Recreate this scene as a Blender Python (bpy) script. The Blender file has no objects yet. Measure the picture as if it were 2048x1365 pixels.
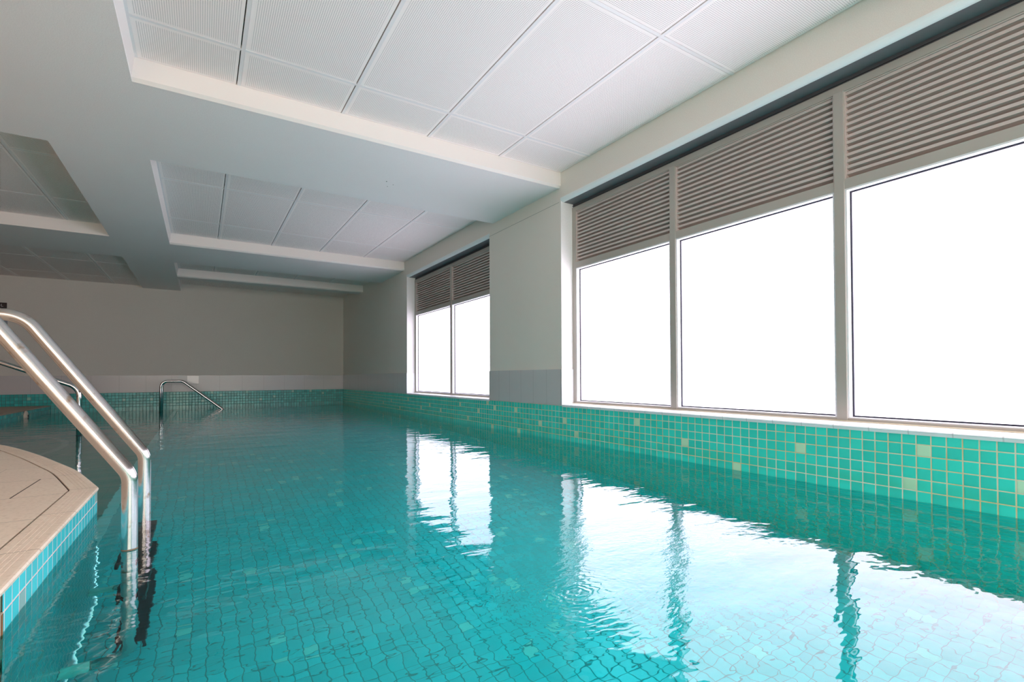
import bpy, bmesh, math, random
from mathutils import Vector, Matrix
C = bpy.context.scene
PI = math.pi
H = 0.5415                      # eye height above the water (z = 0)

# ------------------------------------------------------------------ camera
cam = bpy.data.cameras.new('camera'); co = bpy.data.objects.new('camera', cam); C.collection.objects.link(co)
yaw, pit, rol = math.radians(32.2036), math.radians(0.7432), math.radians(-0.2619)
f = Vector((math.sin(yaw)*math.cos(pit), math.cos(yaw)*math.cos(pit), math.sin(pit)))
r0 = Vector((math.cos(yaw), -math.sin(yaw), 0)); u0 = r0.cross(f)
r = r0*math.cos(rol)+u0*math.sin(rol); u = -r0*math.sin(rol)+u0*math.cos(rol)
M = Matrix.Identity(4)
for i in range(3): M[i][0], M[i][1], M[i][2] = r[i], u[i], -f[i]
M.translation = Vector((0, 0, H)); co.matrix_world = M
cam.sensor_fit = 'HORIZONTAL'; cam.sensor_width = 36; cam.lens = 987.98/2048*36
cam.shift_y = (741.31-682.5)/2048; cam.clip_start = 0.01; cam.clip_end = 100
C.camera = co

# ------------------------------------------------------------------ world, light, exposure
W = bpy.data.worlds.new('overcast_sky'); C.world = W; W.use_nodes = True
W.node_tree.nodes['Background'].inputs[0].default_value = (0.82, 0.9, 1, 1)
W.node_tree.nodes['Background'].inputs[1].default_value = 1.0
C.view_settings.view_transform = 'Standard'; C.view_settings.look = 'None'
C.view_settings.exposure = 0.42; C.view_settings.gamma = 1; C.view_settings.use_curve_mapping = False
GLOW_NEAR, GLOW_FAR, GLOW_FILL = 4.3, 2.9, 5.2   # frosted panes: daylight behind the first two, the last an added fill
cy = C.cycles
cy.max_bounces = 12; cy.diffuse_bounces = 6; cy.glossy_bounces = 5; cy.transmission_bounces = 8
cy.caustics_refractive = True; cy.caustics_reflective = True; cy.blur_glossy = 0.6
cy.sample_clamp_indirect = 6.0; cy.use_denoising = True

# ------------------------------------------------------------------ helpers
def link(name, me, mat=None, parent=None, smooth=False):
    o = bpy.data.objects.new(name, me); C.collection.objects.link(o)
    if mat is not None:
        for m in (mat if isinstance(mat, (list, tuple)) else [mat]): me.materials.append(m)
    if parent is not None: o.parent = parent
    if smooth:
        for p in me.polygons: p.use_smooth = True
    return o
def obj(name, bm, mat=None, parent=None, smooth=False):
    me = bpy.data.meshes.new(name); bmesh.ops.recalc_face_normals(bm, faces=bm.faces); bm.to_mesh(me); bm.free()
    return link(name, me, mat, parent, smooth)
def empty(name, loc=(0, 0, 0)):
    o = bpy.data.objects.new(name, None); C.collection.objects.link(o); o.location = loc; return o
def tag(o, label=None, cat=None, group=None, kind=None):
    if label: o['label'] = label
    if cat: o['category'] = cat
    if group: o['group'] = group
    if kind: o['kind'] = kind
    return o
def struct(o, label=None): return tag(o, label, None, None, 'structure')
def box(bm, x0, x1, y0, y1, z0, z1, bev=0):
    v = [bm.verts.new(p) for p in ((x0,y0,z0),(x1,y0,z0),(x1,y1,z0),(x0,y1,z0),(x0,y0,z1),(x1,y0,z1),(x1,y1,z1),(x0,y1,z1))]
    fs = [bm.faces.new([v[i] for i in q]) for q in ((0,3,2,1),(4,5,6,7),(0,1,5,4),(1,2,6,5),(2,3,7,6),(3,0,4,7))]
    if bev:
        es = list({e for f_ in fs for e in f_.edges})
        bmesh.ops.bevel(bm, geom=es, offset=bev, segments=2, affect='EDGES', profile=0.5)
def boxo(name, dims, mat, parent=None, bev=0):
    bm = bmesh.new(); box(bm, *dims, bev=bev); return obj(name, bm, mat, parent)
def prism(bm, pts, z0, z1):
    a = [bm.verts.new((p[0], p[1], z0)) for p in pts]; b = [bm.verts.new((p[0], p[1], z1)) for p in pts]
    n = len(pts); bm.faces.new(a[::-1]); bm.faces.new(b)
    for i in range(n): bm.faces.new((a[i], a[(i+1) % n], b[(i+1) % n], b[i]))
def extrude_y(bm, prof, y0, y1):        # closed (x,z) profile swept along y
    a = [bm.verts.new((p[0], y0, p[1])) for p in prof]; b = [bm.verts.new((p[0], y1, p[1])) for p in prof]
    n = len(prof); bm.faces.new(a); bm.faces.new(b[::-1])
    for i in range(n): bm.faces.new((a[(i+1) % n], a[i], b[i], b[(i+1) % n]))
def fillet(pts, rad, seg=9):
    pts = [Vector(p) for p in pts]; out = [pts[0]]
    for i in range(1, len(pts)-1):
        p, a, b = pts[i], (pts[i-1]-pts[i]).normalized(), (pts[i+1]-pts[i]).normalized()
        R_ = rad[i-1] if isinstance(rad, (list, tuple)) else rad
        ang = a.angle(b); t = R_/math.tan(ang/2); c = p+(a+b).normalized()*(R_/math.sin(ang/2))
        s, e = p+a*t-c, p+b*t-c; th = s.angle(e); ax = s.cross(e).normalized()
        for k in range(seg+1): out.append(c+Matrix.Rotation(th*k/seg, 3, ax) @ s)
    out.append(pts[-1]); return out
def tube(bm, path, rad, n=20, cap=True):
    path = [Vector(p) for p in path]; t0 = (path[1]-path[0]).normalized()
    up = Vector((0, 1, 0)) if abs(t0.y) < 0.9 else Vector((1, 0, 0)); nrm = (up-t0*up.dot(t0)).normalized(); rings = []
    for i, p in enumerate(path):
        t = (path[min(i+1, len(path)-1)]-path[max(i-1, 0)]).normalized()
        nrm = (nrm-t*nrm.dot(t)).normalized(); bn = t.cross(nrm)
        rings.append([bm.verts.new(p+(nrm*math.cos(2*PI*k/n)+bn*math.sin(2*PI*k/n))*rad) for k in range(n)])
    for a, b in zip(rings, rings[1:]):
        for k in range(n): bm.faces.new((a[k], a[(k+1) % n], b[(k+1) % n], b[k]))
    if cap: bm.faces.new(rings[0][::-1]); bm.faces.new(rings[-1])

# --- materials
class NT:
    def __init__(s, name):
        s.m = bpy.data.materials.new(name); s.m.use_nodes = True; s.t = s.m.node_tree; s.t.nodes.clear()
        s.out = s.n('ShaderNodeOutputMaterial')
    def n(s, kind, **k):
        nd = s.t.nodes.new(kind)
        for a, b in k.items(): setattr(nd, a, b)
        return nd
    def l(s, a, b): s.t.links.new(a, b)
    def val(s, sock, v):
        if hasattr(v, 'links') or isinstance(v, bpy.types.NodeSocket): s.l(v, sock)
        else: sock.default_value = v
    def math(s, op, a, b=0.0, c=None):
        nd = s.n('ShaderNodeMath', operation=op); s.val(nd.inputs[0], a); s.val(nd.inputs[1], b)
        if c is not None: s.val(nd.inputs[2], c)
        return nd.outputs[0]
    def mix(s, fac, a, b):
        nd = s.n('ShaderNodeMix', data_type='RGBA'); s.val(nd.inputs[0], fac); s.val(nd.inputs[6], a); s.val(nd.inputs[7], b); return nd.outputs[2]
    def coord(s, which='Object'): return s.n('ShaderNodeTexCoord').outputs[which]
    def noise(s, scale, detail=2, vec=None, rough=0.5):
        nd = s.n('ShaderNodeTexNoise'); nd.inputs['Scale'].default_value = scale; nd.inputs['Detail'].default_value = detail; nd.inputs['Roughness'].default_value = rough
        s.l(vec if vec is not None else s.coord(), nd.inputs['Vector']); return nd.outputs['Fac']
    def sep(s, v):
        nd = s.n('ShaderNodeSeparateXYZ'); s.l(v, nd.inputs[0]); return nd.outputs
    def comb(s, x, y, z):
        nd = s.n('ShaderNodeCombineXYZ'); [s.val(nd.inputs[i], q) for i, q in enumerate((x, y, z))]; return nd.outputs[0]
    def ramp(s, fac, a, b):          # linear step a..b -> 0..1
        nd = s.n('ShaderNodeMapRange'); nd.clamp = True; s.l(fac, nd.inputs[0]); nd.inputs[1].default_value = a; nd.inputs[2].default_value = b; return nd.outputs[0]
    def bump(s, h, strength, dist=0.01):
        nd = s.n('ShaderNodeBump'); nd.inputs['Strength'].default_value = strength; nd.inputs['Distance'].default_value = dist; s.l(h, nd.inputs['Height']); return nd.outputs[0]
    def bsdf(s, col, rough=0.5, metal=0.0, normal=None, spec=0.5):
        b = s.n('ShaderNodeBsdfPrincipled'); s.val(b.inputs['Base Color'], col); s.val(b.inputs['Roughness'], rough); b.inputs['Metallic'].default_value = metal
        b.inputs['Specular IOR Level'].default_value = spec
        if normal is not None: s.l(normal, b.inputs['Normal'])
        s.l(b.outputs[0], s.out.inputs[0]); return b
def rgb(r_, g, b): return (r_, g, b, 1)
def plain(name, col, rough=0.5, metal=0.0, spec=0.5, var=0.0, bumpy=0.0, scale=40):
    t = NT(name); c = rgb(*col); nrm = None
    if var:
        c = t.mix(t.ramp(t.noise(2.5, 3), 0.3, 0.7), rgb(*[q*(1-var) for q in col]), rgb(*[min(1, q*(1+var)) for q in col]))
    if bumpy: nrm = t.bump(t.noise(scale, 4), bumpy, 0.002)
    t.bsdf(c, rough, metal, nrm, spec); return t.m

def plaster(name, col):
    t = NT(name)
    c = t.mix(t.ramp(t.noise(1.3, 4), 0.3, 0.7), rgb(*[q*0.95 for q in col]), rgb(*col))
    c = t.mix(t.ramp(t.noise(260, 2), 0.35, 0.65), c, rgb(*[q*0.90 for q in col]))
    t.bsdf(c, 0.75, 0, t.bump(t.noise(180, 3), 0.35, 0.002), 0.3); return t.m
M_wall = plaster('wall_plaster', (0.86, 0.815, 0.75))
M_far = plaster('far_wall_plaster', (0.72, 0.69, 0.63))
M_soffit = plaster('soffit_paint', (0.90, 0.855, 0.835))
M_reveal = plaster('reveal_paint', (0.86, 0.86, 0.85))

def tile_material(name, base, grout, accent, var=0.10, gw=0.045, rough=0.16, stain=False, rings=False):
    t = NT(name)
    uv = t.n('ShaderNodeUVMap').outputs[0]; s = t.sep(uv)
    def edge(q): return t.math('MINIMUM', q, t.math('SUBTRACT', 1.0, q))
    d = t.math('MINIMUM', edge(s[0]), edge(s[1]))
    g = t.ramp(d, gw*0.75, gw*1.15)                  # 0 in the joint, 1 on the tile
    at = t.n('ShaderNodeAttribute', attribute_name='tint'); ts = t.sep(at.outputs['Vector'])
    lo, hi = [q*(1-var) for q in base], [min(1, q*(1+var)) for q in base]
    c = t.mix(ts[1], rgb(*lo), rgb(*hi))
    c = t.mix(t.math('MULTIPLY', ts[0], 0.95), c, rgb(*accent))
    gc = t.mix(t.ramp(t.noise(6, 3), 0.4, 0.62), rgb(*grout), rgb(grout[0]*0.95, grout[1]*0.78, grout[2]*0.5)) if stain else rgb(*grout)
    if stain:   # lime and algae left along the waterline
        z = t.sep(t.coord())[2]
        band = t.math('MULTIPLY', t.ramp(z, 0.115, 0.06), t.ramp(z, 0.02, 0.05))
        band = t.math('MULTIPLY', band, t.ramp(t.noise(5, 3), 0.3, 0.7))
        c = t.mix(t.math('MULTIPLY', band, 0.45), c, rgb(base[0]*0.9+0.02, base[1]*0.62, base[2]*0.36))
    if rings:   # two circles laid in paler tile on the shallow floor
        p = t.sep(t.coord()); dx = t.math('SUBTRACT', p[0], -2.795); dy = t.math('SUBTRACT', p[1], 5.7625)
        R_ = t.math('SQRT', t.math('ADD', t.math('MULTIPLY', dx, dx), t.math('MULTIPLY', dy, dy)))
        def band2(a, b): return t.math('MULTIPLY', t.ramp(R_, a-.006, a+.006), t.ramp(R_, b+.006, b-.006))
        c = t.mix(t.math('MULTIPLY', band2(1.735, 1.79), 0.6), c, rgb(0.52, 0.62, 0.56))
        c = t.mix(t.math('MULTIPLY', band2(1.33, 1.45), 0.6), c, rgb(0.58, 0.50, 0.52))
    c = t.mix(g, gc, c)
    t.bsdf(c, t.mix(g, rgb(.7, .7, .7), rgb(rough, rough, rough)), 0, t.bump(t.ramp(d, gw*0.5, gw*2.2), 0.5, 0.0015), 0.5)
    return t.m
TEAL = (0.045, 0.72, 0.60); ACC = (0.58, 0.86, 0.60)
M_tile = tile_material('mosaic_wall', TEAL, (0.80, 0.77, 0.62), ACC, stain=True)
M_tile_deck = tile_material('mosaic_deck_edge', (0.08, 0.78, 0.84), (0.86, 0.64, 0.60), (0.38, 0.62, 0.58), gw=0.04)
M_tile_floor = tile_material('mosaic_pool_floor', (0.05, 0.79, 0.82), (0.04, 0.38, 0.39), (0.40, 0.96, 0.88), gw=0.035, var=0.08)
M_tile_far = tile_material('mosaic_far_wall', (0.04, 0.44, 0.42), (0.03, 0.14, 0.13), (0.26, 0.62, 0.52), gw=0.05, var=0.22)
M_tile_shallow = tile_material('mosaic_shallow_floor', (0.12, 0.36, 0.31), (0.08, 0.24, 0.21), (0.36, 0.5, 0.42), gw=0.03, var=0.06, rings=True)
M_nosing = tile_material('mosaic_step_nosing', (0.95, 0.98, 0.95), (0.8, 0.86, 0.84), (0.7, 0.8, 0.75), gw=0.03)

def band_material(name, col, wj, phase=0.0, axis=1, zline=None):
    t = NT(name); p = t.sep(t.coord())
    q = t.math('FRACT', t.math('DIVIDE', t.math('SUBTRACT', p[axis], phase-40*wj), wj))
    d = t.math('MINIMUM', q, t.math('SUBTRACT', 1.0, q)); g = t.ramp(d, 0.003/wj*.6, 0.003/wj)
    c = t.mix(g, rgb(*[v*.78 for v in col]), rgb(*col))
    t.bsdf(c, 0.22, 0, t.bump(g, 0.25, 0.001), 0.5); return t.m
M_band = band_material('pale_wall_tile', (0.60, 0.59, 0.60), 0.2065, 3.546)
M_band_far = band_material('pale_wall_tile_far', (0.58, 0.56, 0.56), 0.3780, -0.83, axis=0)
M_whitetile = band_material('white_sill_tile', (0.86, 0.88, 0.90), 0.15)

# perforated panel
t = NT('perforated_panel'); p = t.sep(t.coord()); S = 0.0095
def cell(q): return t.math('SUBTRACT', t.math('FRACT', t.math('DIVIDE', t.math('ADD', q, 20.0), S)), 0.5)
a, b = cell(p[0]), cell(p[1])
R_ = t.math('SQRT', t.math('ADD', t.math('MULTIPLY', a, a), t.math('MULTIPLY', b, b)))
hole = t.math('SUBTRACT', 1.0, t.ramp(R_, 0.155, 0.205))
uvs = t.sep(t.n('ShaderNodeUVMap').outputs[0])      # uv = metres from the panel's edges
em = t.math('MINIMUM', uvs[0], uvs[1]); hole = t.math('MULTIPLY', hole, t.math('GREATER_THAN', em, 0.016))
t.bsdf(t.mix(hole, rgb(0.97, 0.885, 0.85), rgb(0.03, 0.03, 0.035)), 0.7, 0, None, 0.3); M_perf = t.m
M_gridbar = plain('grid_bar_paint', (0.84, 0.80, 0.79), 0.5)
M_gap = plain('shadow_gap', (0.02, 0.02, 0.02), 0.9)
M_frame = plain('taupe_aluminium', (0.42, 0.39, 0.35), 0.38, spec=0.5, var=0.04)
M_head_shade = plain('head_shade_tone', (0.085, 0.088, 0.10), 0.5)  # shade over the window head, put into the colour
M_rebate = plain('white_rebate', (0.85, 0.85, 0.88), 0.35)
M_gasket = plain('rubber_gasket', (0.012, 0.014, 0.03), 0.6)
M_blade = plain('louvre_blade_paint', (0.57, 0.485, 0.455), 0.45)
M_dark = plain('louvre_backing', (0.035, 0.035, 0.06), 0.7)
M_bead = plain('sealant_bead', (0.62, 0.55, 0.40), 0.6, var=0.15)

def pane_material(name, tint, strength, seed):
    t = NT(name); v = t.coord(); mp = t.n('ShaderNodeMapping'); mp.inputs['Location'].default_value = (seed, seed*1.7, 0); t.l(v, mp.inputs[0])
    n1 = t.noise(0.9, 1, mp.outputs[0])
    c = t.mix(t.ramp(n1, 0.35, 0.65), rgb(tint[0]*0.95, tint[1]*0.98, tint[2]), rgb(tint[0]*1.03, tint[1]*0.99, tint[2]*0.98))
    e = t.n('ShaderNodeEmission'); t.l(c, e.inputs[0]); e.inputs[1].default_value = strength
    g = t.n('ShaderNodeBsdfGlossy'); g.inputs['Roughness'].default_value = 0.25; g.inputs[0].default_value = rgb(.6, .6, .6)
    m = t.n('ShaderNodeMixShader'); m.inputs[0].default_value = 0.05; t.l(e.outputs[0], m.inputs[1]); t.l(g.outputs[0], m.inputs[2])
    t.l(m.outputs[0], t.out.inputs[0]); return t.m
M_pane = pane_material('frosted_glass', (1.0, 0.89, 1.03), GLOW_NEAR, 0.3)
M_pane_fill = pane_material('fill_glass_back', (1.0, 0.90, 0.79), GLOW_FILL, 4.1)
M_pane2 = pane_material('frosted_glass_far', (0.96, 0.88, 1.04), GLOW_FAR, 2.1)

# brushed steel
t = NT('brushed_steel'); v = t.coord()
n1 = t.noise(22, 4); n2 = t.noise(170, 2)
c = t.mix(t.ramp(n1, 0.62, 0.74), rgb(0.52, 0.50, 0.49), rgb(0.36, 0.27, 0.20))
t.bsdf(c, t.math('ADD', t.math('MULTIPLY', n1, 0.08), 0.12), 1.0, t.bump(n2, 0.06, 0.001)); M_steel = t.m
M_chrome = plain('polished_steel', (0.62, 0.61, 0.62), 0.10, 1.0)
M_tread = plain('black_ribbed_tread', (0.022, 0.022, 0.03), 0.45)
M_bumper = plain('pale_green_rubber', (0.85, 0.97, 0.88), 0.5)
M_rust = plain('rust', (0.28, 0.12, 0.04), 0.9, var=0.4)

# deck tile and coping
def deck_material(name, coping=False):
    t = NT(name); base = rgb(0.95, 0.80, 0.64)
    c = t.mix(t.ramp(t.noise(3, 4), 0.35, 0.65), rgb(0.90, 0.75, 0.60), base)
    c = t.mix(t.ramp(t.noise(70, 4), 0.5, 0.72), c, rgb(0.78, 0.63, 0.48))
    p = t.sep(t.coord())
    if not coping:
        q = t.math('FRACT', t.math('DIVIDE', t.math('SUBTRACT', p[1], 1.714-20*0.4125), 0.4125))
        d = t.math('MULTIPLY', t.math('MINIMUM', q, t.math('SUBTRACT', 1.0, q)), 0.4125)
        c = t.mix(t.ramp(d, 0.0012, 0.0028), rgb(0.50, 0.42, 0.33), c)
        row = t.math('FLOOR', t.math('DIVIDE', t.math('SUBTRACT', p[1], 1.714-20*0.4125), 0.4125))
        xs = t.math('ADD', p[0], t.math('ADD', 0.595+20*0.412, t.math('MULTIPLY', t.math('MODULO', row, 2.0), 0.206)))
        q2 = t.math('FRACT', t.math('DIVIDE', xs, 0.412)); d2 = t.math('MULTIPLY', t.math('MINIMUM', q2, t.math('SUBTRACT', 1.0, q2)), 0.412)
        c = t.mix(t.ramp(d2, 0.001, 0.002), rgb(0.60, 0.50, 0.39), c)
    else:
        uv = t.sep(t.n('ShaderNodeUVMap').outputs[0])
        q = t.math('FRACT', t.math('DIVIDE', t.math('SUBTRACT', uv[0], 0.0), 0.431)); d = t.math('MULTIPLY', t.math('MINIMUM', q, t.math('SUBTRACT', 1.0, q)), 0.431)
        c = t.mix(t.ramp(d, 0.0008, 0.0022), rgb(0.30, 0.22, 0.15), c)
    t.bsdf(c, 0.42, 0, t.bump(t.noise(60, 4), 0.15, 0.002), 0.4); return t.m
M_deck = deck_material('beige_deck_tile'); M_cop = deck_material('beige_coping', True)
M_fardeck = plain('brown_deck_tile', (0.42, 0.24, 0.18), 0.4, var=0.15)
M_joint = plain('dark_joint', (0.06, 0.045, 0.035), 0.9)
M_concrete = plain('stained_mortar', (0.46, 0.36, 0.26), 0.85, var=0.35, bumpy=0.5)

# water: a clear refracting surface with faint swell and one patch of ripples
def water_material():
    t = NT('pool_water'); v = t.coord(); p = t.sep(v)
    def stretched(sx, sy, rot=0.0, loc=(0, 0, 0)):
        mp = t.n('ShaderNodeMapping'); mp.inputs['Scale'].default_value = (sx, sy, 1); mp.inputs['Rotation'].default_value = (0, 0, rot); mp.inputs['Location'].default_value = loc
        t.l(v, mp.inputs[0]); return mp.outputs[0]
    swell = t.noise(1.0, 2, stretched(2.2, 5.0, math.radians(-25)), 0.45)
    small = t.noise(1.0, 2, stretched(9, 17, math.radians(-32)), 0.5)
    tiny = t.noise(1.0, 1, stretched(20, 40, math.radians(-20), (3, 1, 0)), 0.5)
    def dist(x0, y0, sx=1.0, sy=1.0):
        dx = t.math('MULTIPLY', t.math('SUBTRACT', p[0], x0), sx); dy = t.math('MULTIPLY', t.math('SUBTRACT', p[1], y0), sy)
        return t.math('SQRT', t.math('ADD', t.math('MULTIPLY', dx, dx), t.math('MULTIPLY', dy, dy)))
    def rings(x0, y0, reach, wl, amp):
        d = dist(x0, y0); env = t.math('POWER', t.ramp(d, reach, 0.03), 1.5)
        warp = t.math('ADD', d, t.math('MULTIPLY', tiny, 0.05))
        return t.math('MULTIPLY', t.math('MULTIPLY', t.math('SINE', t.math('MULTIPLY', warp, 2*PI/wl)), env), amp)
    chop = t.math('MULTIPLY', t.noise(1.0, 3, stretched(30, 52, math.radians(-40), (7, 2, 0)), 0.6),
                  t.math('POWER', t.ramp(dist(1.18, 1.12, 1.0, 1.1), 0.62, 0.05), 1.2))
    h = t.math('MULTIPLY', swell, 0.0052)
    h = t.math('ADD', h, t.math('MULTIPLY', small, 0.00125))
    h = t.math('ADD', h, t.math('MULTIPLY', tiny, 0.00034))
    h = t.math('ADD', h, t.math('MULTIPLY', chop, 0.0016))
    h = t.math('ADD', h, rings(0.80, 0.97, 0.34, 0.022, 0.00020))
    h = t.math('ADD', h, rings(-0.17, 1.9, 0.5, 0.05, 0.00012))
    nb = t.n('ShaderNodeBump'); nb.inputs['Strength'].default_value = 1.0; nb.inputs['Distance'].default_value = 1.0; t.l(h, nb.inputs['Height'])
    nrm = nb.outputs[0]
    rf = t.n('ShaderNodeBsdfRefraction'); rf.inputs['IOR'].default_value = 1.33; rf.inputs['Roughness'].default_value = 0.0; rf.inputs[0].default_value = rgb(0.38, 0.99, 1.0); t.l(nrm, rf.inputs['Normal'])
    gl = t.n('ShaderNodeBsdfGlossy'); gl.inputs['Roughness'].default_value = 0.0; gl.inputs[0].default_value = rgb(1, 1, 1); t.l(nrm, gl.inputs['Normal'])
    fr = t.n('ShaderNodeFresnel'); fr.inputs[0].default_value = 1.33; t.l(nrm, fr.inputs[1])
    mx = t.n('ShaderNodeMixShader'); t.l(fr.outputs[0], mx.inputs[0]); t.l(rf.outputs[0], mx.inputs[1]); t.l(gl.outputs[0], mx.inputs[2])
    t.l(mx.outputs[0], t.out.inputs[0]); return t.m
M_water = water_material()

# --- tile grid: every mosaic tile is a face with its own tint
def tile_grid(name, fn, ur, vr, pu, pv, mat, parent=None, phu=0.0, phv=0.0, accents=(), dens=0.0, seed=1, skip=None):
    """fn(u, v) -> point; ur, vr = (start, end) in metres; joints at phu+k*pu, phv+k*pv"""
    def cuts(a, b, p, ph):
        k0 = math.floor((a-ph)/p+1e-6); out = []; k = k0
        while ph+k*p < b-1e-6:
            lo, hi = ph+k*p, ph+(k+1)*p; out.append((k, max(lo, a), min(hi, b), (max(lo, a)-lo)/p, (min(hi, b)-lo)/p)); k += 1
        return out
    rnd = random.Random(seed); vs, fs, uvd, tint = [], [], [], []; idx = {}
    def vert(u_, v_):
        k = (round(u_, 5), round(v_, 5))
        if k not in idx: idx[k] = len(vs); vs.append(fn(u_, v_))
        return idx[k]
    acc = set(accents)
    for (i, a, b, ua, ub) in cuts(*ur, pu, phu):
        for (j, c, d, va, vb) in cuts(*vr, pv, phv):
            x = rnd.random(); g = rnd.random()
            if skip and skip((a+b)/2, (c+d)/2): continue
            fs.append((vert(a, c), vert(b, c), vert(b, d), vert(a, d))); uvd.append(((ua, va), (ub, va), (ub, vb), (ua, vb)))
            tint.append((1.0 if (i, j) in acc or x < dens else 0.0, g))
    me = bpy.data.meshes.new(name); me.from_pydata(vs, [], fs)
    uvl = me.uv_layers.new(name='UVMap'); k = 0
    for q in uvd:
        for w in q: uvl.data[k].uv = w; k += 1
    at = me.attributes.new('tint', 'FLOAT_VECTOR', 'FACE')
    for i, tv in enumerate(tint): at.data[i].vector = (tv[0], tv[1], 0)
    return link(name, me, mat, parent)

# ------------------------------------------------------------------ dimensions
XW, XF, D = 2.6, 2.721, 10.96          # wall face, window frame face, far wall
XL, YB = -4.6, -3.6                    # left and back walls (outside the picture)
ZT, ZB, ZH = 0.2935, 0.605, 2.04       # top of mosaic, top of pale tile band, window head
ZS, ZC, ZE = 2.158, 2.286, 2.2         # soffit, coffer ceiling, low coffer ceiling
DEEP, SHAL = -1.0, -0.5
WIN = [(4.566, 7.07), (-2.98, 3.336)]  # far window, near window (y ranges)

# ------------------------------------------------------------------ right wall
bm = bmesh.new()
def wbox(y0, y1, z0, z1, x0=XW): box(bm, x0, 2.95, y0, y1, z0, z1)
wbox(WIN[0][1], D+.2, ZT, 2.5); wbox(WIN[1][1], WIN[0][0], ZT, 2.5); wbox(YB, WIN[1][0], ZT, 2.5)
wbox(YB, D+.2, DEEP-.1, ZT-.001, XW+.002)
for y0, y1 in WIN:     # lintel with a rounded lower arris
    prof = [(2.95, 2.5), (XW, 2.5)]+[(XW+.03-.03*math.cos(q), ZH+.03-.03*math.sin(q)) for q in [PI/2*k/6 for k in range(7)]]+[(2.95, ZH)]
    extrude_y(bm, prof, y0, y1)
wall_r = struct(obj('wall_right', bm, M_wall))
for y0, y1 in WIN:     # lintel's rounded lower edge, the light it catches put into its pale colour
    bmb = bmesh.new(); prof = [(XW-.004+.034-.034*math.cos(q), ZH-.004+.034-.034*math.sin(q)) for q in [PI/2*k/8 for k in range(9)]]+[(XW+.031, ZH+.004), (XW+.004, ZH+.032)]
    extrude_y(bmb, prof, y0, y1); obj('lit_arris_bead', bmb, plain('arris_light_paint', (0.84, 0.90, 0.90), 0.45), wall_r, False)
for y0, y1 in WIN:     # dark strip that paints the shade under the lintel
    boxo('lintel_shade_strip', (XW+.031, XF+.03, y0+.005, y1-.005, ZH-.003, ZH+.002), plain('lintel_shade_tone', (0.17, 0.175, 0.19), 0.5), wall_r)
# painted / tiled reveals
for y0, y1 in WIN:
    for yy, s in ((y1, -1), (y0, 1)):
        a, b = sorted((yy, yy+s*.004))
        boxo('reveal', (XW+.0005, XF+.02, a, b, ZB, ZH+.002), M_reveal, wall_r)
        a, b = sorted((yy, yy+s*.010))
        boxo('reveal_tile', (XW-.006, XF+.02, a, b, ZT+.003, ZB), M_whitetile, wall_r, .0015)
acc = [(-1, 1), (9, 2), (0, 4), (16, 5), (23, 3), (31, 1), (44, 4), (47, 2), (54, 3), (62, 1), (61, 5), (71, 5), (70, 1), (73, 0), (77, 2), (82, 4), (86, 1), (97, 3), (110, 3),
       (104, 2), (120, 1), (127, 4), (135, 2), (143, 3), (-7, 3), (-12, 1)]
tile_grid('mosaic_tiles', lambda u_, v_: (XW, D-(D-u_), ZT-v_), (YB, D), (0, ZT-DEEP), 0.051, 0.05, M_tile, wall_r, phu=0.8745, phv=0,
          accents=acc, seed=3)
for y0, y1 in ((WIN[0][1], D), (WIN[1][1], WIN[0][0]), (YB, WIN[1][0])):
    a = y0-(.006 if y0 != YB else 0); b = y1+(.006 if y1 != D else 0)
    boxo('tile_band', (XW-.006, XW+.01, a, b, ZT+.003, ZB), M_band, wall_r, .001)
# sills of white tile, slightly sloping
for y0, y1 in WIN:
    bm = bmesh.new(); extrude_y(bm, [(XW-.006, ZT+.001), (XW-.008, ZT+.006), (XW-.003, ZT+.0115), (XW+.02, ZT+.013), (XF+.02, ZT+.020), (XF+.02, ZT-.01), (XW-.004, ZT-.01)], y0+.010, y1-.010)
    sl = obj('window_sill', bm, M_whitetile, wall_r)
    bm = bmesh.new(); box(bm, XW+.0185, XW+.021, y0+.01, y1-.01, ZT+.0125, ZT+.0138)
    obj('sill_joint', bm, plain('sill_joint', (0.35, 0.35, 0.42), 0.8), sl)
# hairline plaster joint between the windows at head height
boxo('plaster_joint', (XW-.0012, XW+.002, WIN[1][1]+.02, WIN[0][0], ZH-.002, ZH+.0005), plain('plaster_crack', (0.30, 0.32, 0.30), .9), wall_r)

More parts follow.
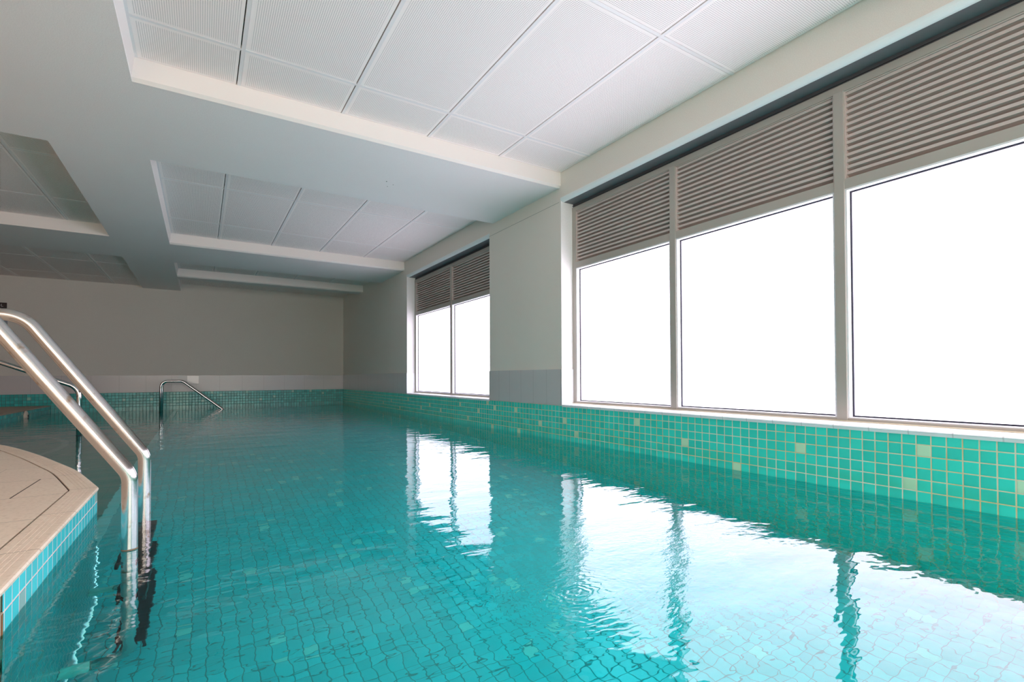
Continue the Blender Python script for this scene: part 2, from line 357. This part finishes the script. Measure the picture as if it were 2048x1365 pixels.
# ------------------------------------------------------------------ windows
def window(n, y0, y1, mulls, pane_mat):
    w = struct(empty('window_%d' % n, (XF, (y0+y1)/2, ZT)))
    def P(name, bmx, mat, par=w, sm=False):
        o = obj(name, bmx, mat, par, sm); o.matrix_parent_inverse = w.matrix_world.inverted() if par is w else Matrix.Identity(4); return o
    w.matrix_world = Matrix.Translation(w.location)
    zb0, zb1, zt0, zt1, zl, zf = ZT+.012, .328, 1.474, 1.524, 1.966, 2.004
    dx = .075
    bmx = bmesh.new()
    box(bmx, XF, XF+dx, y0+.004, y1-.004, zf-.038, zf); 
    box(bmx, XF, XF+dx, y0+.004, y1-.004, zt0, zt1); box(bmx, XF, XF+dx, y0+.011, y1-.011, zb0, zb1)
    for ya, yb in ((y0+.004, y0+.050), (y1-.050, y1-.004)): box(bmx, XF+.0005, XF+dx, ya, yb, zb1, zt0); box(bmx, XF+.0005, XF+dx, ya, yb, zt1, zf-.038)
    P('window_frame', bmx, M_frame)
    bmx = bmesh.new(); box(bmx, XF+.012, XF+dx, y0+.004, y1-.004, zf, ZH+.01); box(bmx, XF+.004, XF+.02, y0+.004, y1-.004, zf+.012, zf+.016); P('shaded_head_strip', bmx, M_head_shade)  # strip above the frame, darkened to carry the lintel's shade
    for m in mulls:
        bmx = bmesh.new(); box(bmx, XF-.003, XF+dx, m-.024, m+.024, zb0+.004, zf-.03, .002); P('mullion', bmx, M_frame)
    edges = [y0+.050]+[q for m in sorted(mulls) for q in (m-.024, m+.024)]+[y1-.050]
    for k in range(0, len(edges), 2):
        a, b = edges[k], edges[k+1]; g = .012; zz0, zz1 = zb1, zt0
        bmx = bmesh.new()          # white rebate strip all round, set back from the face
        rb = .009
        box(bmx, XF+.003, XF+.042, b-rb, b, zz0, zz1); box(bmx, XF+.003, XF+.042, a, a+rb, zz0, zz1)
        box(bmx, XF+.003, XF+.042, a+rb, b-rb, zz1-rb, zz1); box(bmx, XF+.003, XF+.042, a+rb, b-rb, zz0, zz0+.006)
        P('glazing_bead', bmx, M_rebate)
        bmx = bmesh.new(); a2, b2, z2, z3 = a+rb, b-rb, zz0+.006, zz1-rb; g = .007
        for q in ((a2, a2+g, z2, z3), (b2-g, b2, z2, z3), (a2+g, b2-g, z2, z2+g), (a2+g, b2-g, z3-g, z3)): box(bmx, XF+.034, XF+.044, *q)
        P('gasket', bmx, M_gasket)
        bmx = bmesh.new(); box(bmx, XF+.042, XF+.052, a, b, zz0, zz1); P('glass_pane', bmx, pane_mat)
        # louvre above
        bmx = bmesh.new(); zc0, zc1 = zt1, zf-.038; npl = 14; pt = (zc1-zc0-.012)/npl
        for i in range(npl):
            zb = zc0+.022+i*pt
            # inner lip (vertical), then the blade slopes up and outwards to the next
            pr = [(XF+.012, zb), (XF+.012, zb+.0145), (XF+.016, zb+.016), (XF+.052, zb-.012), (XF+.052, zb-.0135), (XF+.018, zb+.0005)]
            extrude_y(bmx, pr, a+.001, b-.001)
        lv = P('louvre_blades', bmx, M_blade)
        bmx = bmesh.new(); box(bmx, XF+.058, XF+.066, a, b, zc0, zc1); bk = obj('louvre_backing', bmx, M_dark, lv); bk.matrix_parent_inverse = Matrix.Identity(4)
        bmx = bmesh.new()
        box(bmx, XF+.006, XF+.058, b-.006, b, zc0, zc1); box(bmx, XF+.006, XF+.058, a, a+.006, zc0, zc1); box(bmx, XF+.006, XF+.058, a+.006, b-.006, zc1-.005, zc1)
        P('louvre_rim', bmx, M_blade)
    bmx = bmesh.new(); box(bmx, XF-.010, XF, y0+.011, y1-.011, ZT+.012, ZT+.0235, .002); P('sealant_bead', bmx, M_bead)
    return w
window(1, *WIN[0], [5.787], M_pane2)
window(2, *WIN[1], [2.256, 1.216, 0.176, -0.864, -1.904], M_pane)  # panes behind the camera are unseen, added for more light

# ------------------------------------------------------------------ far wall, left and back walls
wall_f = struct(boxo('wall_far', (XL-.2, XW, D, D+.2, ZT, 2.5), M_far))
boxo('tile_band', (XL, XW-.006, D-.006, D+.01, ZT+.003, 0.594), M_band_far, wall_f)
patch = {(i, j) for i in range(6, 13) for j in range(6)}
rp = random.Random(5)
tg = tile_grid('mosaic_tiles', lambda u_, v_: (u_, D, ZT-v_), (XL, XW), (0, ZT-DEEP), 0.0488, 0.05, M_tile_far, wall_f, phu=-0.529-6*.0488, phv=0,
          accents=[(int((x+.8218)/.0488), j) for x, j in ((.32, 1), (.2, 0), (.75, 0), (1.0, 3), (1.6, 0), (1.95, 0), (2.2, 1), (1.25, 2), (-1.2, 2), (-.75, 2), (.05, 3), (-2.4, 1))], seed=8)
at = tg.data.attributes['tint']; 
for pl in tg.data.polygons:       # the column of paler tiles beside the step rail
    cx, cz = pl.center.x, pl.center.z
    if -0.529 < cx < -0.186: at.data[pl.index].vector = (0.35+0.4*rp.random(), at.data[pl.index].vector[1], 0)
bm = bmesh.new(); box(bm, -.092, .092, -.004, .004, -.075, .075, .002)
gt = obj('glint_tile', bm, plain('glint_tile_glaze', (0.72, 0.70, 0.70), 0.12), wall_f); gt.location = (-.122, D-.012, .515); gt.rotation_euler = (math.radians(-1.5), 0, math.radians(-3))  # light reflected by this tile is painted as a paler glaze
gt['label'] = 'glazed tile with its glint put into a paler colour'
wall_l = struct(boxo('wall_left', (XL-.2, XL, YB-.2, D, -1.1, 2.5), plaster('left_wall_plaster', (0.34, 0.31, 0.28))))
wall_b = struct(boxo('wall_back', (XL, 2.95, YB-.2, YB, -1.1, 2.5), M_wall))
def glazing(n, wall_axis, a0, a1, k, z0, z1, parts):
    """added fill light: framed frosted glazing standing against the back ('y') or left ('x') wall"""
    w = struct(empty('window_%d' % n)); cuts = [a0+(a1-a0)*i/parts for i in range(parts+1)]
    def B(name, p0, p1, q0, q1, d0, d1, mat):
        dims = (p0, p1, k+d0, k+d1, q0, q1) if wall_axis == 'y' else (k+d0, k+d1, p0, p1, q0, q1)
        boxo(name, dims, mat, w, .002 if mat is M_frame else 0)
    B('window_frame', a0, a1, z0-.05, z0, 0, .05, M_frame); B('window_frame', a0, a1, z1, z1+.05, 0, .05, M_frame)
    for c in cuts: B('mullion', c-.025, c+.025, z0-.05, z1+.05, 0, .055, M_frame)
    for a, b in zip(cuts, cuts[1:]): B('glass_pane', a+.025, b-.025, z0, z1, .01, .02, M_pane_fill)
glazing(3, 'y', -3.0, 2.3, YB, .36, 1.98, 5)  # unseen back-wall glazing, added to fill the room with light

# ------------------------------------------------------------------ ceiling: soffit beams around perforated coffers
XA, XS = -0.322, -0.883                # spine edges
YN = [(-1.70+1.1, .64), (3.335, 4.49), (7.18, 8.32), (9.43, 9.70)]
soff = bmesh.new()
def sb(x0, x1, y0, y1, z0=ZS, z1=2.36): box(soff, x0, x1, y0, y1, z0, z1)
sb(XS, XA, YB, D)
CH = .016
def beam(x0, x1, a, b):
    pr = [(a+CH, ZS), (b, ZS), (b, 2.36), (a, 2.36), (a, ZS+CH)]
    p = [soff.verts.new((x0, y, z)) for y, z in pr]; q = [soff.verts.new((x1, y, z)) for y, z in pr]; soff.faces.new(p[::-1]); soff.faces.new(q)
    for i in range(5): soff.faces.new((p[i], p[(i+1) % 5], q[(i+1) % 5], q[i]))
for a, b in YN: beam(XA, XW, a, b)
for a, b in ((-.6, .64), (3.335, 4.49), (7.16, 8.27)): sb(XL, XS, a, b)
ceil = struct(obj('ceiling', soff, M_soffit))
bmesh_top = boxo('ceiling_slab', (XL, XW, YB, D, 2.36, 2.5), M_wall, ceil)
# angled white edges of the coffers
def panels(x0, x1, y0, y1, z, xl, yl, bar=.022):
    """perforated panels between joints xl / yl, with the exposed grid bars"""
    xs = [x0]+[x for x in xl if x0 < x < x1]+[x1]; ys = [y0]+[y for y in yl if y0 < y < y1]+[y1]
    for i in range(len(xs)-1):
        for j in range(len(ys)-1):
            a, b, c, d = xs[i]+(bar if i else .012), xs[i+1]-.003, ys[j]+.0055, ys[j+1]-(.018 if j < len(ys)-2 else .006)
            bm = bmesh.new(); box(bm, a, b, c, d, z, z+.012)
            uvl = bm.loops.layers.uv.new('UVMap')
            for f_ in bm.faces:
                for lp in f_.loops: pass
            me_uv = [(a, b, c, d)]
            # subdivide the face so that uv can carry the distance from the edges
            bm.free(); bm = bmesh.new(); uvl = bm.loops.layers.uv.new('UVMap'); m_ = min(b-a, d-c)/2
            X = [a, a+m_, b-m_, b]; Y = [c, c+m_, d-m_, d]; X = sorted(set(round(q, 5) for q in X)); Y = sorted(set(round(q, 5) for q in Y))
            vv = {(p, q): bm.verts.new((X[p], Y[q], z)) for p in range(len(X)) for q in range(len(Y))}
            for p in range(len(X)-1):
                for q in range(len(Y)-1):
                    f_ = bm.faces.new((vv[p, q], vv[p, q+1], vv[p+1, q+1], vv[p+1, q]))
                    for lp in f_.loops:
                        co_ = lp.vert.co; lp[uvl].uv = (min(co_.x-a, b-co_.x), min(co_.y-c, d-co_.y))
            top = [bm.verts.new(q) for q in ((a, c, z+.012), (b, c, z+.012), (b, d, z+.012), (a, d, z+.012))]; f_ = bm.faces.new(top)
            for side in (((a, c), (b, c)), ((b, c), (b, d)), ((b, d), (a, d)), ((a, d), (a, c))):
                q = [bm.verts.new((side[0][0], side[0][1], z)), bm.verts.new((side[1][0], side[1][1], z)), bm.verts.new((side[1][0], side[1][1], z+.012)), bm.verts.new((side[0][0], side[0][1], z+.012))]; bm.faces.new(q)
            me = bpy.data.meshes.new('perforated_panel'); bm.to_mesh(me); bm.free(); link('perforated_panel', me, M_perf, ceil)
    boxo('grid_bar', (x0-.002, x0+.0115, y0, y1, z-.001, z+.02), M_gridbar, ceil)
    for x in xs[1:-1]:
        boxo('grid_bar', (x+.0022, x+bar-.001, y0, y1, z-.0025, z+.02), M_gridbar, ceil)
    for y in ys[1:-1]:
        boxo('grid_bar', (x0, x1, y-.0165, y+.0025, z-.0015, z+.02), M_gridbar, ceil)
    boxo('panel_backing', (x0, x1, y0, y1, z+.022, z+.03), M_gap, ceil)
# left edge in white and far edges slightly warm, like trims fixed to the beams
M_edge = plain('coffer_edge_paint', (0.78, 0.74, 0.70), 0.6)
def rim(x0, x1, y0, y1, z, left=True):
    bm = bmesh.new()
    if left: extrude_y(bm, [(x0-.0015, ZS+.001), (x0+.014, z+.01), (x0-.004, z+.01)], y0, y1)
    box(bm, x0, x1, y1-.003, y1+.001, ZS+.016, z+.01); box(bm, x0, x1, y0-.001, y0+.003, ZS+.0005, z+.01)
    pr = [(y1-.003, ZS+.016), (y1+.0155, ZS-.0015), (y1+.018, ZS+.002), (y1+.001, ZS+.018)]
    p = [bm.verts.new((x0, yy, zz)) for yy, zz in pr]; q = [bm.verts.new((x1, yy, zz)) for yy, zz in pr]; bm.faces.new(p[::-1]); bm.faces.new(q)
    for i in range(4): bm.faces.new((p[i], p[(i+1) % 4], q[(i+1) % 4], q[i]))
    obj('coffer_edge', bm, M_edge, ceil)
LX = [0.1744, 0.7765, 1.3797, 1.9812]
for (y0, y1, yl) in ((.64, 3.335, [1.72, 2.966]), (4.49, 7.18, [5.24, 6.484]), (8.32, 9.43, [8.97]), (-3.5, -.6, [-2.6, -1.4])):
    panels(XA+.014, XW, y0, y1, ZC, LX, yl); rim(XA, XW, y0, y1, ZC)
struct(ceil)
panels(XA, XW, 9.70, D, ZC, [], [])
for (y0, y1, yl, z, xl) in ((4.49, 7.16, [5.155, 6.355], ZC, [-1.255-.605*k for k in range(6)]), (.64, 3.335, [1.9, 3.1], ZC, [-1.255-.605*k for k in range(6)]),
                        (8.27, D, [9.05, 10.28], ZE, [-1.29-.605*k for k in range(6)]), (-3.5, -.6, [-2.6, -1.4], ZC, [-1.255-.605*k for k in range(6)])):
    panels(XL, XS-(.016 if z == ZE else .004), y0, y1, z, sorted(xl), yl); 
    bm = bmesh.new(); box(bm, XL, XS, y1-.003, y1+.001, ZS+.0005, z+.01); obj('coffer_edge', bm, M_edge, ceil) if y1 < D else bm.free()
# left-over fixings in the first beam
for x, y, rr in ((1.29, 3.975, .0045), (1.36, 4.016, .003), (1.33, 4.075, .003)):
    bm = bmesh.new(); bmesh.ops.create_cone(bm, cap_ends=True, segments=12, radius1=rr, radius2=rr, depth=.004, matrix=Matrix.Translation((x, y, ZS))); obj('screw_hole', bm, M_gap, ceil)

# ------------------------------------------------------------------ pool edge outline
arc = [(-.356, 2.61), (-.395, 2.75), (-.505, 3.13), (-.615, 3.43), (-.78, 3.86), (-.955, 4.275), (-1.048, 4.475), (-1.14, 4.655), (-1.42, 5.12), (-1.80, 5.68), (-2.3, 6.3), (-2.9, 6.85), (-3.5, 7.2)]
def resample(pts, step):
    # Catmull-Rom through the points
    P_ = [Vector((p[0], p[1])) for p in pts]; out = []
    for i in range(len(P_)-1):
        p0, p1, p2, p3 = P_[max(i-1, 0)], P_[i], P_[i+1], P_[min(i+2, len(P_)-1)]; n = max(1, round((p2-p1).length/step))
        for k in range(n):
            s = k/n; out.append(0.5*((2*p1)+(p2-p0)*s+(2*p0-5*p1+4*p2-p3)*s*s+(3*p1-p0-3*p2+p3)*s**3))
    out.append(P_[-1]); return out
straight = [Vector((-.356, y)) for y in (YB, 1.40)]
edge = [Vector((-.356, YB)), Vector((-.356, 1.0))]+resample(arc, .06)
def offset(path, d):
    out = []
    for i, p in enumerate(path):
        a = (path[i]-path[i-1]).normalized() if i else (path[1]-path[0]).normalized()
        b = (path[i+1]-path[i]).normalized() if i < len(path)-1 else a
        na, nb = Vector((-a.y, a.x)), Vector((-b.y, b.x)); n = (na+nb).normalized(); out.append(p+n*(d/max(.3, n.dot(na))))
    return out                     # + d = towards the deck (left of travel)
ZD = 0.100
body = offset(edge, .004); ring = [(p.x, p.y) for p in body]+[(XL, 7.2), (XL, YB)]
bm = bmesh.new(); prism(bm, ring, DEEP-.1, ZD-.016); floor = struct(obj('floor', bm, M_deck))
top = offset(edge, .088); ring2 = [(p.x, p.y) for p in top]+[(XL, 7.2), (XL, YB)]
bm = bmesh.new(); prism(bm, ring2, ZD-.014, ZD-.0005); obj('deck_tiles', bm, M_deck, floor)
top = offset(edge, .080); ring3 = [(p.x, p.y) for p in top]+[(XL, 7.2), (XL, YB)]
bm = bmesh.new(); prism(bm, ring3, ZD-.0155, ZD-.005); obj('movement_joint', bm, M_joint, floor)
# coping with four anti-slip grooves
prof = [(.004, ZD-.016), (-.003, ZD-.014), (-.005, ZD-.006), (-.002, ZD-.001), (.004, ZD)]
for g in (.022, .034, .046, .058): prof += [(g-.0015, ZD), (g-.0008, ZD-.0009), (g+.0008, ZD-.0009), (g+.0015, ZD)]
prof += [(.0815, ZD), (.0815, ZD-.016)]
rows = [offset(edge, d) for d, z in prof]; s_ = [0.0]
for i in range(1, len(edge)): s_.append(s_[-1]+(edge[i]-edge[i-1]).length)
sc = s_[next(i for i, p in enumerate(edge) if abs(p.x+.356) < 1e-6 and abs(p.y-2.61) < 1e-6)]
bm = bmesh.new(); uvl = bm.loops.layers.uv.new('UVMap')
vv = [[bm.verts.new((rows[k][i].x, rows[k][i].y, prof[k][1])) for i in range(len(edge))] for k in range(len(prof))]
for k in range(len(prof)):
    k2 = (k+1) % len(prof)
    for i in range(len(edge)-1):
        f_ = bm.faces.new((vv[k][i], vv[k2][i], vv[k2][i+1], vv[k][i+1]))
        for lp, ii in zip(f_.loops, (i, i, i+1, i+1)): lp[uvl].uv = (s_[ii]-sc+4.31, 0)
cop = obj('coping', bm, M_cop, floor)
# mosaic below the coping, down to the pool floor (from the end gap to the far end of the curve)
def along(s):
    for i in range(1, len(edge)):
        if s <= s_[i] or i == len(edge)-1:
            k = (s-s_[i-1])/(s_[i]-s_[i-1]); return edge[i-1].lerp(edge[i], k)
sg = sc-(2.61-1.475)
tile_grid('edge_tiles', lambda a_, v_: (*along(a_), ZD-.008-v_), (sg, s_[-1]), (0, ZD-.008-DEEP), .051, .05, M_tile_deck, floor, phu=sc, dens=.03, seed=21)
tile_grid('edge_tiles', lambda a_, v_: (*along(a_), ZD-.008-v_), (0, sg-.05), (0, ZD-.008-DEEP), .051, .05, M_tile_deck, floor, phu=sg-.05, dens=.03, seed=22)
boxo('mortar_strip', (-.362, -.355, 1.425, 1.475, -.14, .045), M_concrete, floor)
boxo('rust_stain', (-.3545, -.3535, 1.462, 1.470, -.02, .043), M_rust, floor)
boxo('open_joint', (-.5975, -.5945, 2.540, 2.952, ZD-.0006, ZD+.0003), M_joint, floor)

# far deck and its tiled face
XE = -2.10
far = boxo('far_deck', (XL, XE, 7.9, D, DEEP-.1, ZD), M_fardeck, floor)
boxo('far_coping', (XL, XE+.006, 7.89, D, ZD-.012, ZD+.002), plain('far_coping', (.40, .30, .22), .5), floor)
tile_grid('far_edge_tiles', lambda a_, v_: (XE+.003, a_, ZD-.012-v_), (7.9, D), (0, ZD-.012-SHAL), .05, .05, M_tile_far, floor, dens=.03, seed=31)
boxo('alcove_face', (XL, XL+.01, 7.2, 7.9, SHAL, .2), M_tile_deck, floor)

# ------------------------------------------------------------------ pool floors
def in_deck(x, y):
    ins = False; n = len(ring)
    for i in range(n):
        x1, y1 = ring[i]; x2, y2 = ring[(i+1) % n]
        if (y1 > y) != (y2 > y) and x < (x2-x1)*(y-y1)/(y2-y1)+x1: ins = not ins
    return ins
XSTEP = -.352
pf = struct(tile_grid('pool_floor', lambda u_, v_: (u_, v_, DEEP), (XSTEP, XW), (YB, D), .0502, .0502, M_tile_floor, dens=.028, seed=41, phu=.02, phv=.01))
ps = struct(tile_grid('shallow_floor', lambda u_, v_: (u_, v_, SHAL), (XL, XSTEP-.05), (2.55, D), .05, .05, M_tile_shallow, seed=42, phu=XSTEP-.05, dens=.006, skip=lambda a_, b_: in_deck(a_, b_) and in_deck(a_-.07, b_-.07)))
tile_grid('step_nosing', lambda u_, v_: (u_, v_, SHAL), (XSTEP-.05, XSTEP), (2.55, D), .05, .05, M_nosing, ps, phu=XSTEP-.05)
tile_grid('step_riser', lambda u_, v_: (XSTEP, u_, SHAL-v_), (2.61, D), (0, SHAL-DEEP), .05, .05, M_tile_floor, ps, seed=44)
tile_grid('mosaic_tiles', lambda u_, v_: (u_, YB+.004, ZT-v_), (-.356, XW), (0, ZT-DEEP), .05, .05, M_tile, wall_b, seed=45)

# ------------------------------------------------------------------ water
out = [(p.x, p.y) for p in edge]; out += [(XL, 7.2), (XL, 7.9), (XE+.003, 7.9), (XE+.003, D), (XW, D), (XW, YB)]
bm = bmesh.new(); vs_ = [bm.verts.new((x, y, 0)) for x, y in out]; f_ = bm.faces.new(vs_[::-1] if False else vs_)
bmesh.ops.triangulate(bm, faces=[f_]); me = bpy.data.meshes.new('pool_water'); bm.to_mesh(me); bm.free()
if me.polygons[0].normal.z < 0: me.flip_normals()
tag(link('pool_water', me, M_water), 'clear turquoise pool water with faint ripples filling the indoor pool', 'water', kind='stuff')

# ------------------------------------------------------------------ ladder
RT = .0216
lad = tag(empty('pool_ladder', (-.19, 2.22, DEEP)), 'steel pool ladder with two bent grab rails and black treads beside the beige deck', 'ladder')
def part(name, bm, mat, par, smooth=False):
    o = obj(name, bm, mat, None, smooth); o.data.transform(Matrix.Translation(-Vector(lad.location))); o.parent = par; return o
for y in (1.981, 2.465):
    path = fillet([(-.30, y, -.82), (-.19, y, -.82), (-.190, y, .236), (-.548, y, .772), (-.90, y, .782), (-.99, y, .086)], [.085, .075, .10, .11])
    path[0] = Vector((-.285, y, -.82))
    bm = bmesh.new(); tube(bm, path, RT, 24); rl = part('grab_rail', bm, M_steel, lad, True)
    bm = bmesh.new(); tube(bm, [(-.282, y, -.82), (-.286, y, -.82), (-.350, y, -.82), (-.354, y, -.82)], .030, 20); part('wall_bumper', bm, M_bumper, rl)
    bm = bmesh.new(); tube(bm, [(-.99, y, .1005), (-.99, y, .108)], .045, 24); part('deck_flange', bm, M_chrome, rl)
for z in (-.135, -.422, -.706):
    bm = bmesh.new(); y0, y1 = 1.981-.012, 2.465+.012
    box(bm, -.226, -.148, y0, y1, z-.008, z, .002); box(bm, -.156, -.148, y0, y1, z-.045, z-.008); box(bm, -.226, -.218, y0, y1, z-.045, z-.008)
    for k in range(7): box(bm, -.220+k*.0102, -.216+k*.0102, y0+.03, y1-.03, z, z+.0018)
    part('tread', bm, M_tread, lad)
for rl_y in (1.981,):   # stained ring where the rail meets the water
    bm = bmesh.new(); tube(bm, [(-.190, rl_y, -.003), (-.190, rl_y, .004)], RT+.0003, 24, False); part('waterline_ring', bm, plain('waterline_grime', (.30, .20, .13), .8, var=.6), lad, True)

# ------------------------------------------------------------------ hand rails
def rail(name, pts, rad, rr, mat, label, cat='handrail', group=None, flanges=()):
    base = Vector((pts[0][0], pts[0][1], pts[0][2])); e = empty(name, base)
    bm = bmesh.new(); tube(bm, fillet(pts, rad), rr, 20); o = obj('tube', bm, mat, None, True); o.data.transform(Matrix.Translation(-base)); o.parent = e
    for fx in flanges:
        bm = bmesh.new(); tube(bm, [fx, (fx[0], fx[1], fx[2]+.008)], rr*2, 20); o = obj('flange', bm, mat, None, True); o.data.transform(Matrix.Translation(-base)); o.parent = e
    return tag(e, label, cat, group)
G = 'paired rails at the pool steps'
for y, lab in ((10.0, 'nearer one of the twin steel step rails standing in water by the far wall'),
               (10.37, 'twin steel step rail closest to the far wall, behind its partner')):
    rail('step_handrail', [(-.568, y, SHAL+.001), (-.560, y, .494), (-.262, y, .494), (.45, y, -.115), (.45, y, DEEP+.001)], [.095, .10, .08], .0195, M_chrome, lab, group=G,
         flanges=[(-.568, y, SHAL+.001), (.45, y, DEEP+.001)])
sr = rail('spa_handrail', [(-.981, 6.18, SHAL+.001), (-.981, 6.18, .455), (-1.62, 6.18, .735), (-2.05, 6.18, .80), (-2.36, 6.18, ZD)], [.12, .25, .09], .0205, M_chrome,
     'bent steel handrail rising from the shallow end, seen behind the ladder rails', flanges=[(-.981, 6.18, SHAL+.001), (-2.36, 6.18, ZD)])
bm = bmesh.new(); tube(bm, [(0, 0, .499), (0, 0, .504)], .0212, 20, False); obj('waterline_ring', bm, M_gasket, sr)

# ------------------------------------------------------------------ water outlet on the far deck's face
o_ = empty('water_outlet', (XE+.003, 9.55, .02)); bm = bmesh.new()
pr = [(.0, .075), (.012, .075), (.022, .066), (.03, .05), (.034, .03), (.035, 0)]
def lathe_x(bm, prof, n=24):
    rings_ = [[bm.verts.new((x, q*math.cos(2*PI*k/n), q*math.sin(2*PI*k/n))) for k in range(n)] for x, q in prof if q > 0]
    for a_, b_ in zip(rings_, rings_[1:]):
        for k in range(n): bm.faces.new((a_[k], a_[(k+1) % n], b_[(k+1) % n], b_[k]))
    c_ = bm.verts.new((prof[-1][0], 0, 0))
    for k in range(n): bm.faces.new((rings_[-1][k], rings_[-1][(k+1) % n], c_))
    bm.faces.new(rings_[0][::-1])
lathe_x(bm, pr); obj('cover', bm, plain('cream_plastic', (.62, .54, .44), .4), o_, True)
bm = bmesh.new(); bmesh.ops.create_cone(bm, cap_ends=True, segments=16, radius1=.018, radius2=.018, depth=.006, matrix=Matrix.Translation((.036, 0, 0)) @ Matrix.Rotation(PI/2, 4, 'Y')); obj('nozzle', bm, M_gasket, o_)
tag(o_, 'small round cream wall fitting half submerged below the brown far deck', 'pool fitting')

# ------------------------------------------------------------------ signs on the far wall
sg_ = empty('pool_sign', (-2.624, D, 1.715)); bm = bmesh.new(); box(bm, -.33, 0, -.006, 0, -.046, .046, .001); obj('plate', bm, plain('dark_brown_plate', (.028, .012, .014), .35), sg_)
cu = bpy.data.curves.new('lettering', 'FONT'); cu.body = 'POOL'; cu.size = .062; cu.align_x = 'RIGHT'; cu.align_y = 'CENTER'; cu.extrude = .0008; cu.space_character = 1.12
lt = bpy.data.objects.new('lettering', cu); C.collection.objects.link(lt); lt.parent = sg_; lt.location = (-.040, -.0068, 0); lt.rotation_euler = (PI/2, 0, 0)
cu.materials.append(plain('white_lettering', (.62, .60, .60), .5))
me = bpy.data.meshes.new_from_object(lt); bpy.data.objects.remove(lt); lt = bpy.data.objects.new('lettering', me); C.collection.objects.link(lt); lt.parent = sg_; lt.location = (-.040, -.0068, 0); lt.rotation_euler = (PI/2, 0, 0)
tag(sg_, 'small dark sign lettered POOL on the far wall above the deck', 'sign')
nt = empty('notice_board', (-2.615, D, 1.45)); bm = bmesh.new(); box(bm, -.45, 0, -.008, 0, -.10, .10, .001); obj('board', bm, plain('blue_grey_board', (.30, .33, .40), .5), nt)
bm = bmesh.new(); box(bm, -.43, -.12, -.0095, -.0078, .055, .075); obj('heading_strip', bm, M_gasket, nt)
tag(nt, 'pale blue notice panel hung under the dark sign on the far wall', 'notice')
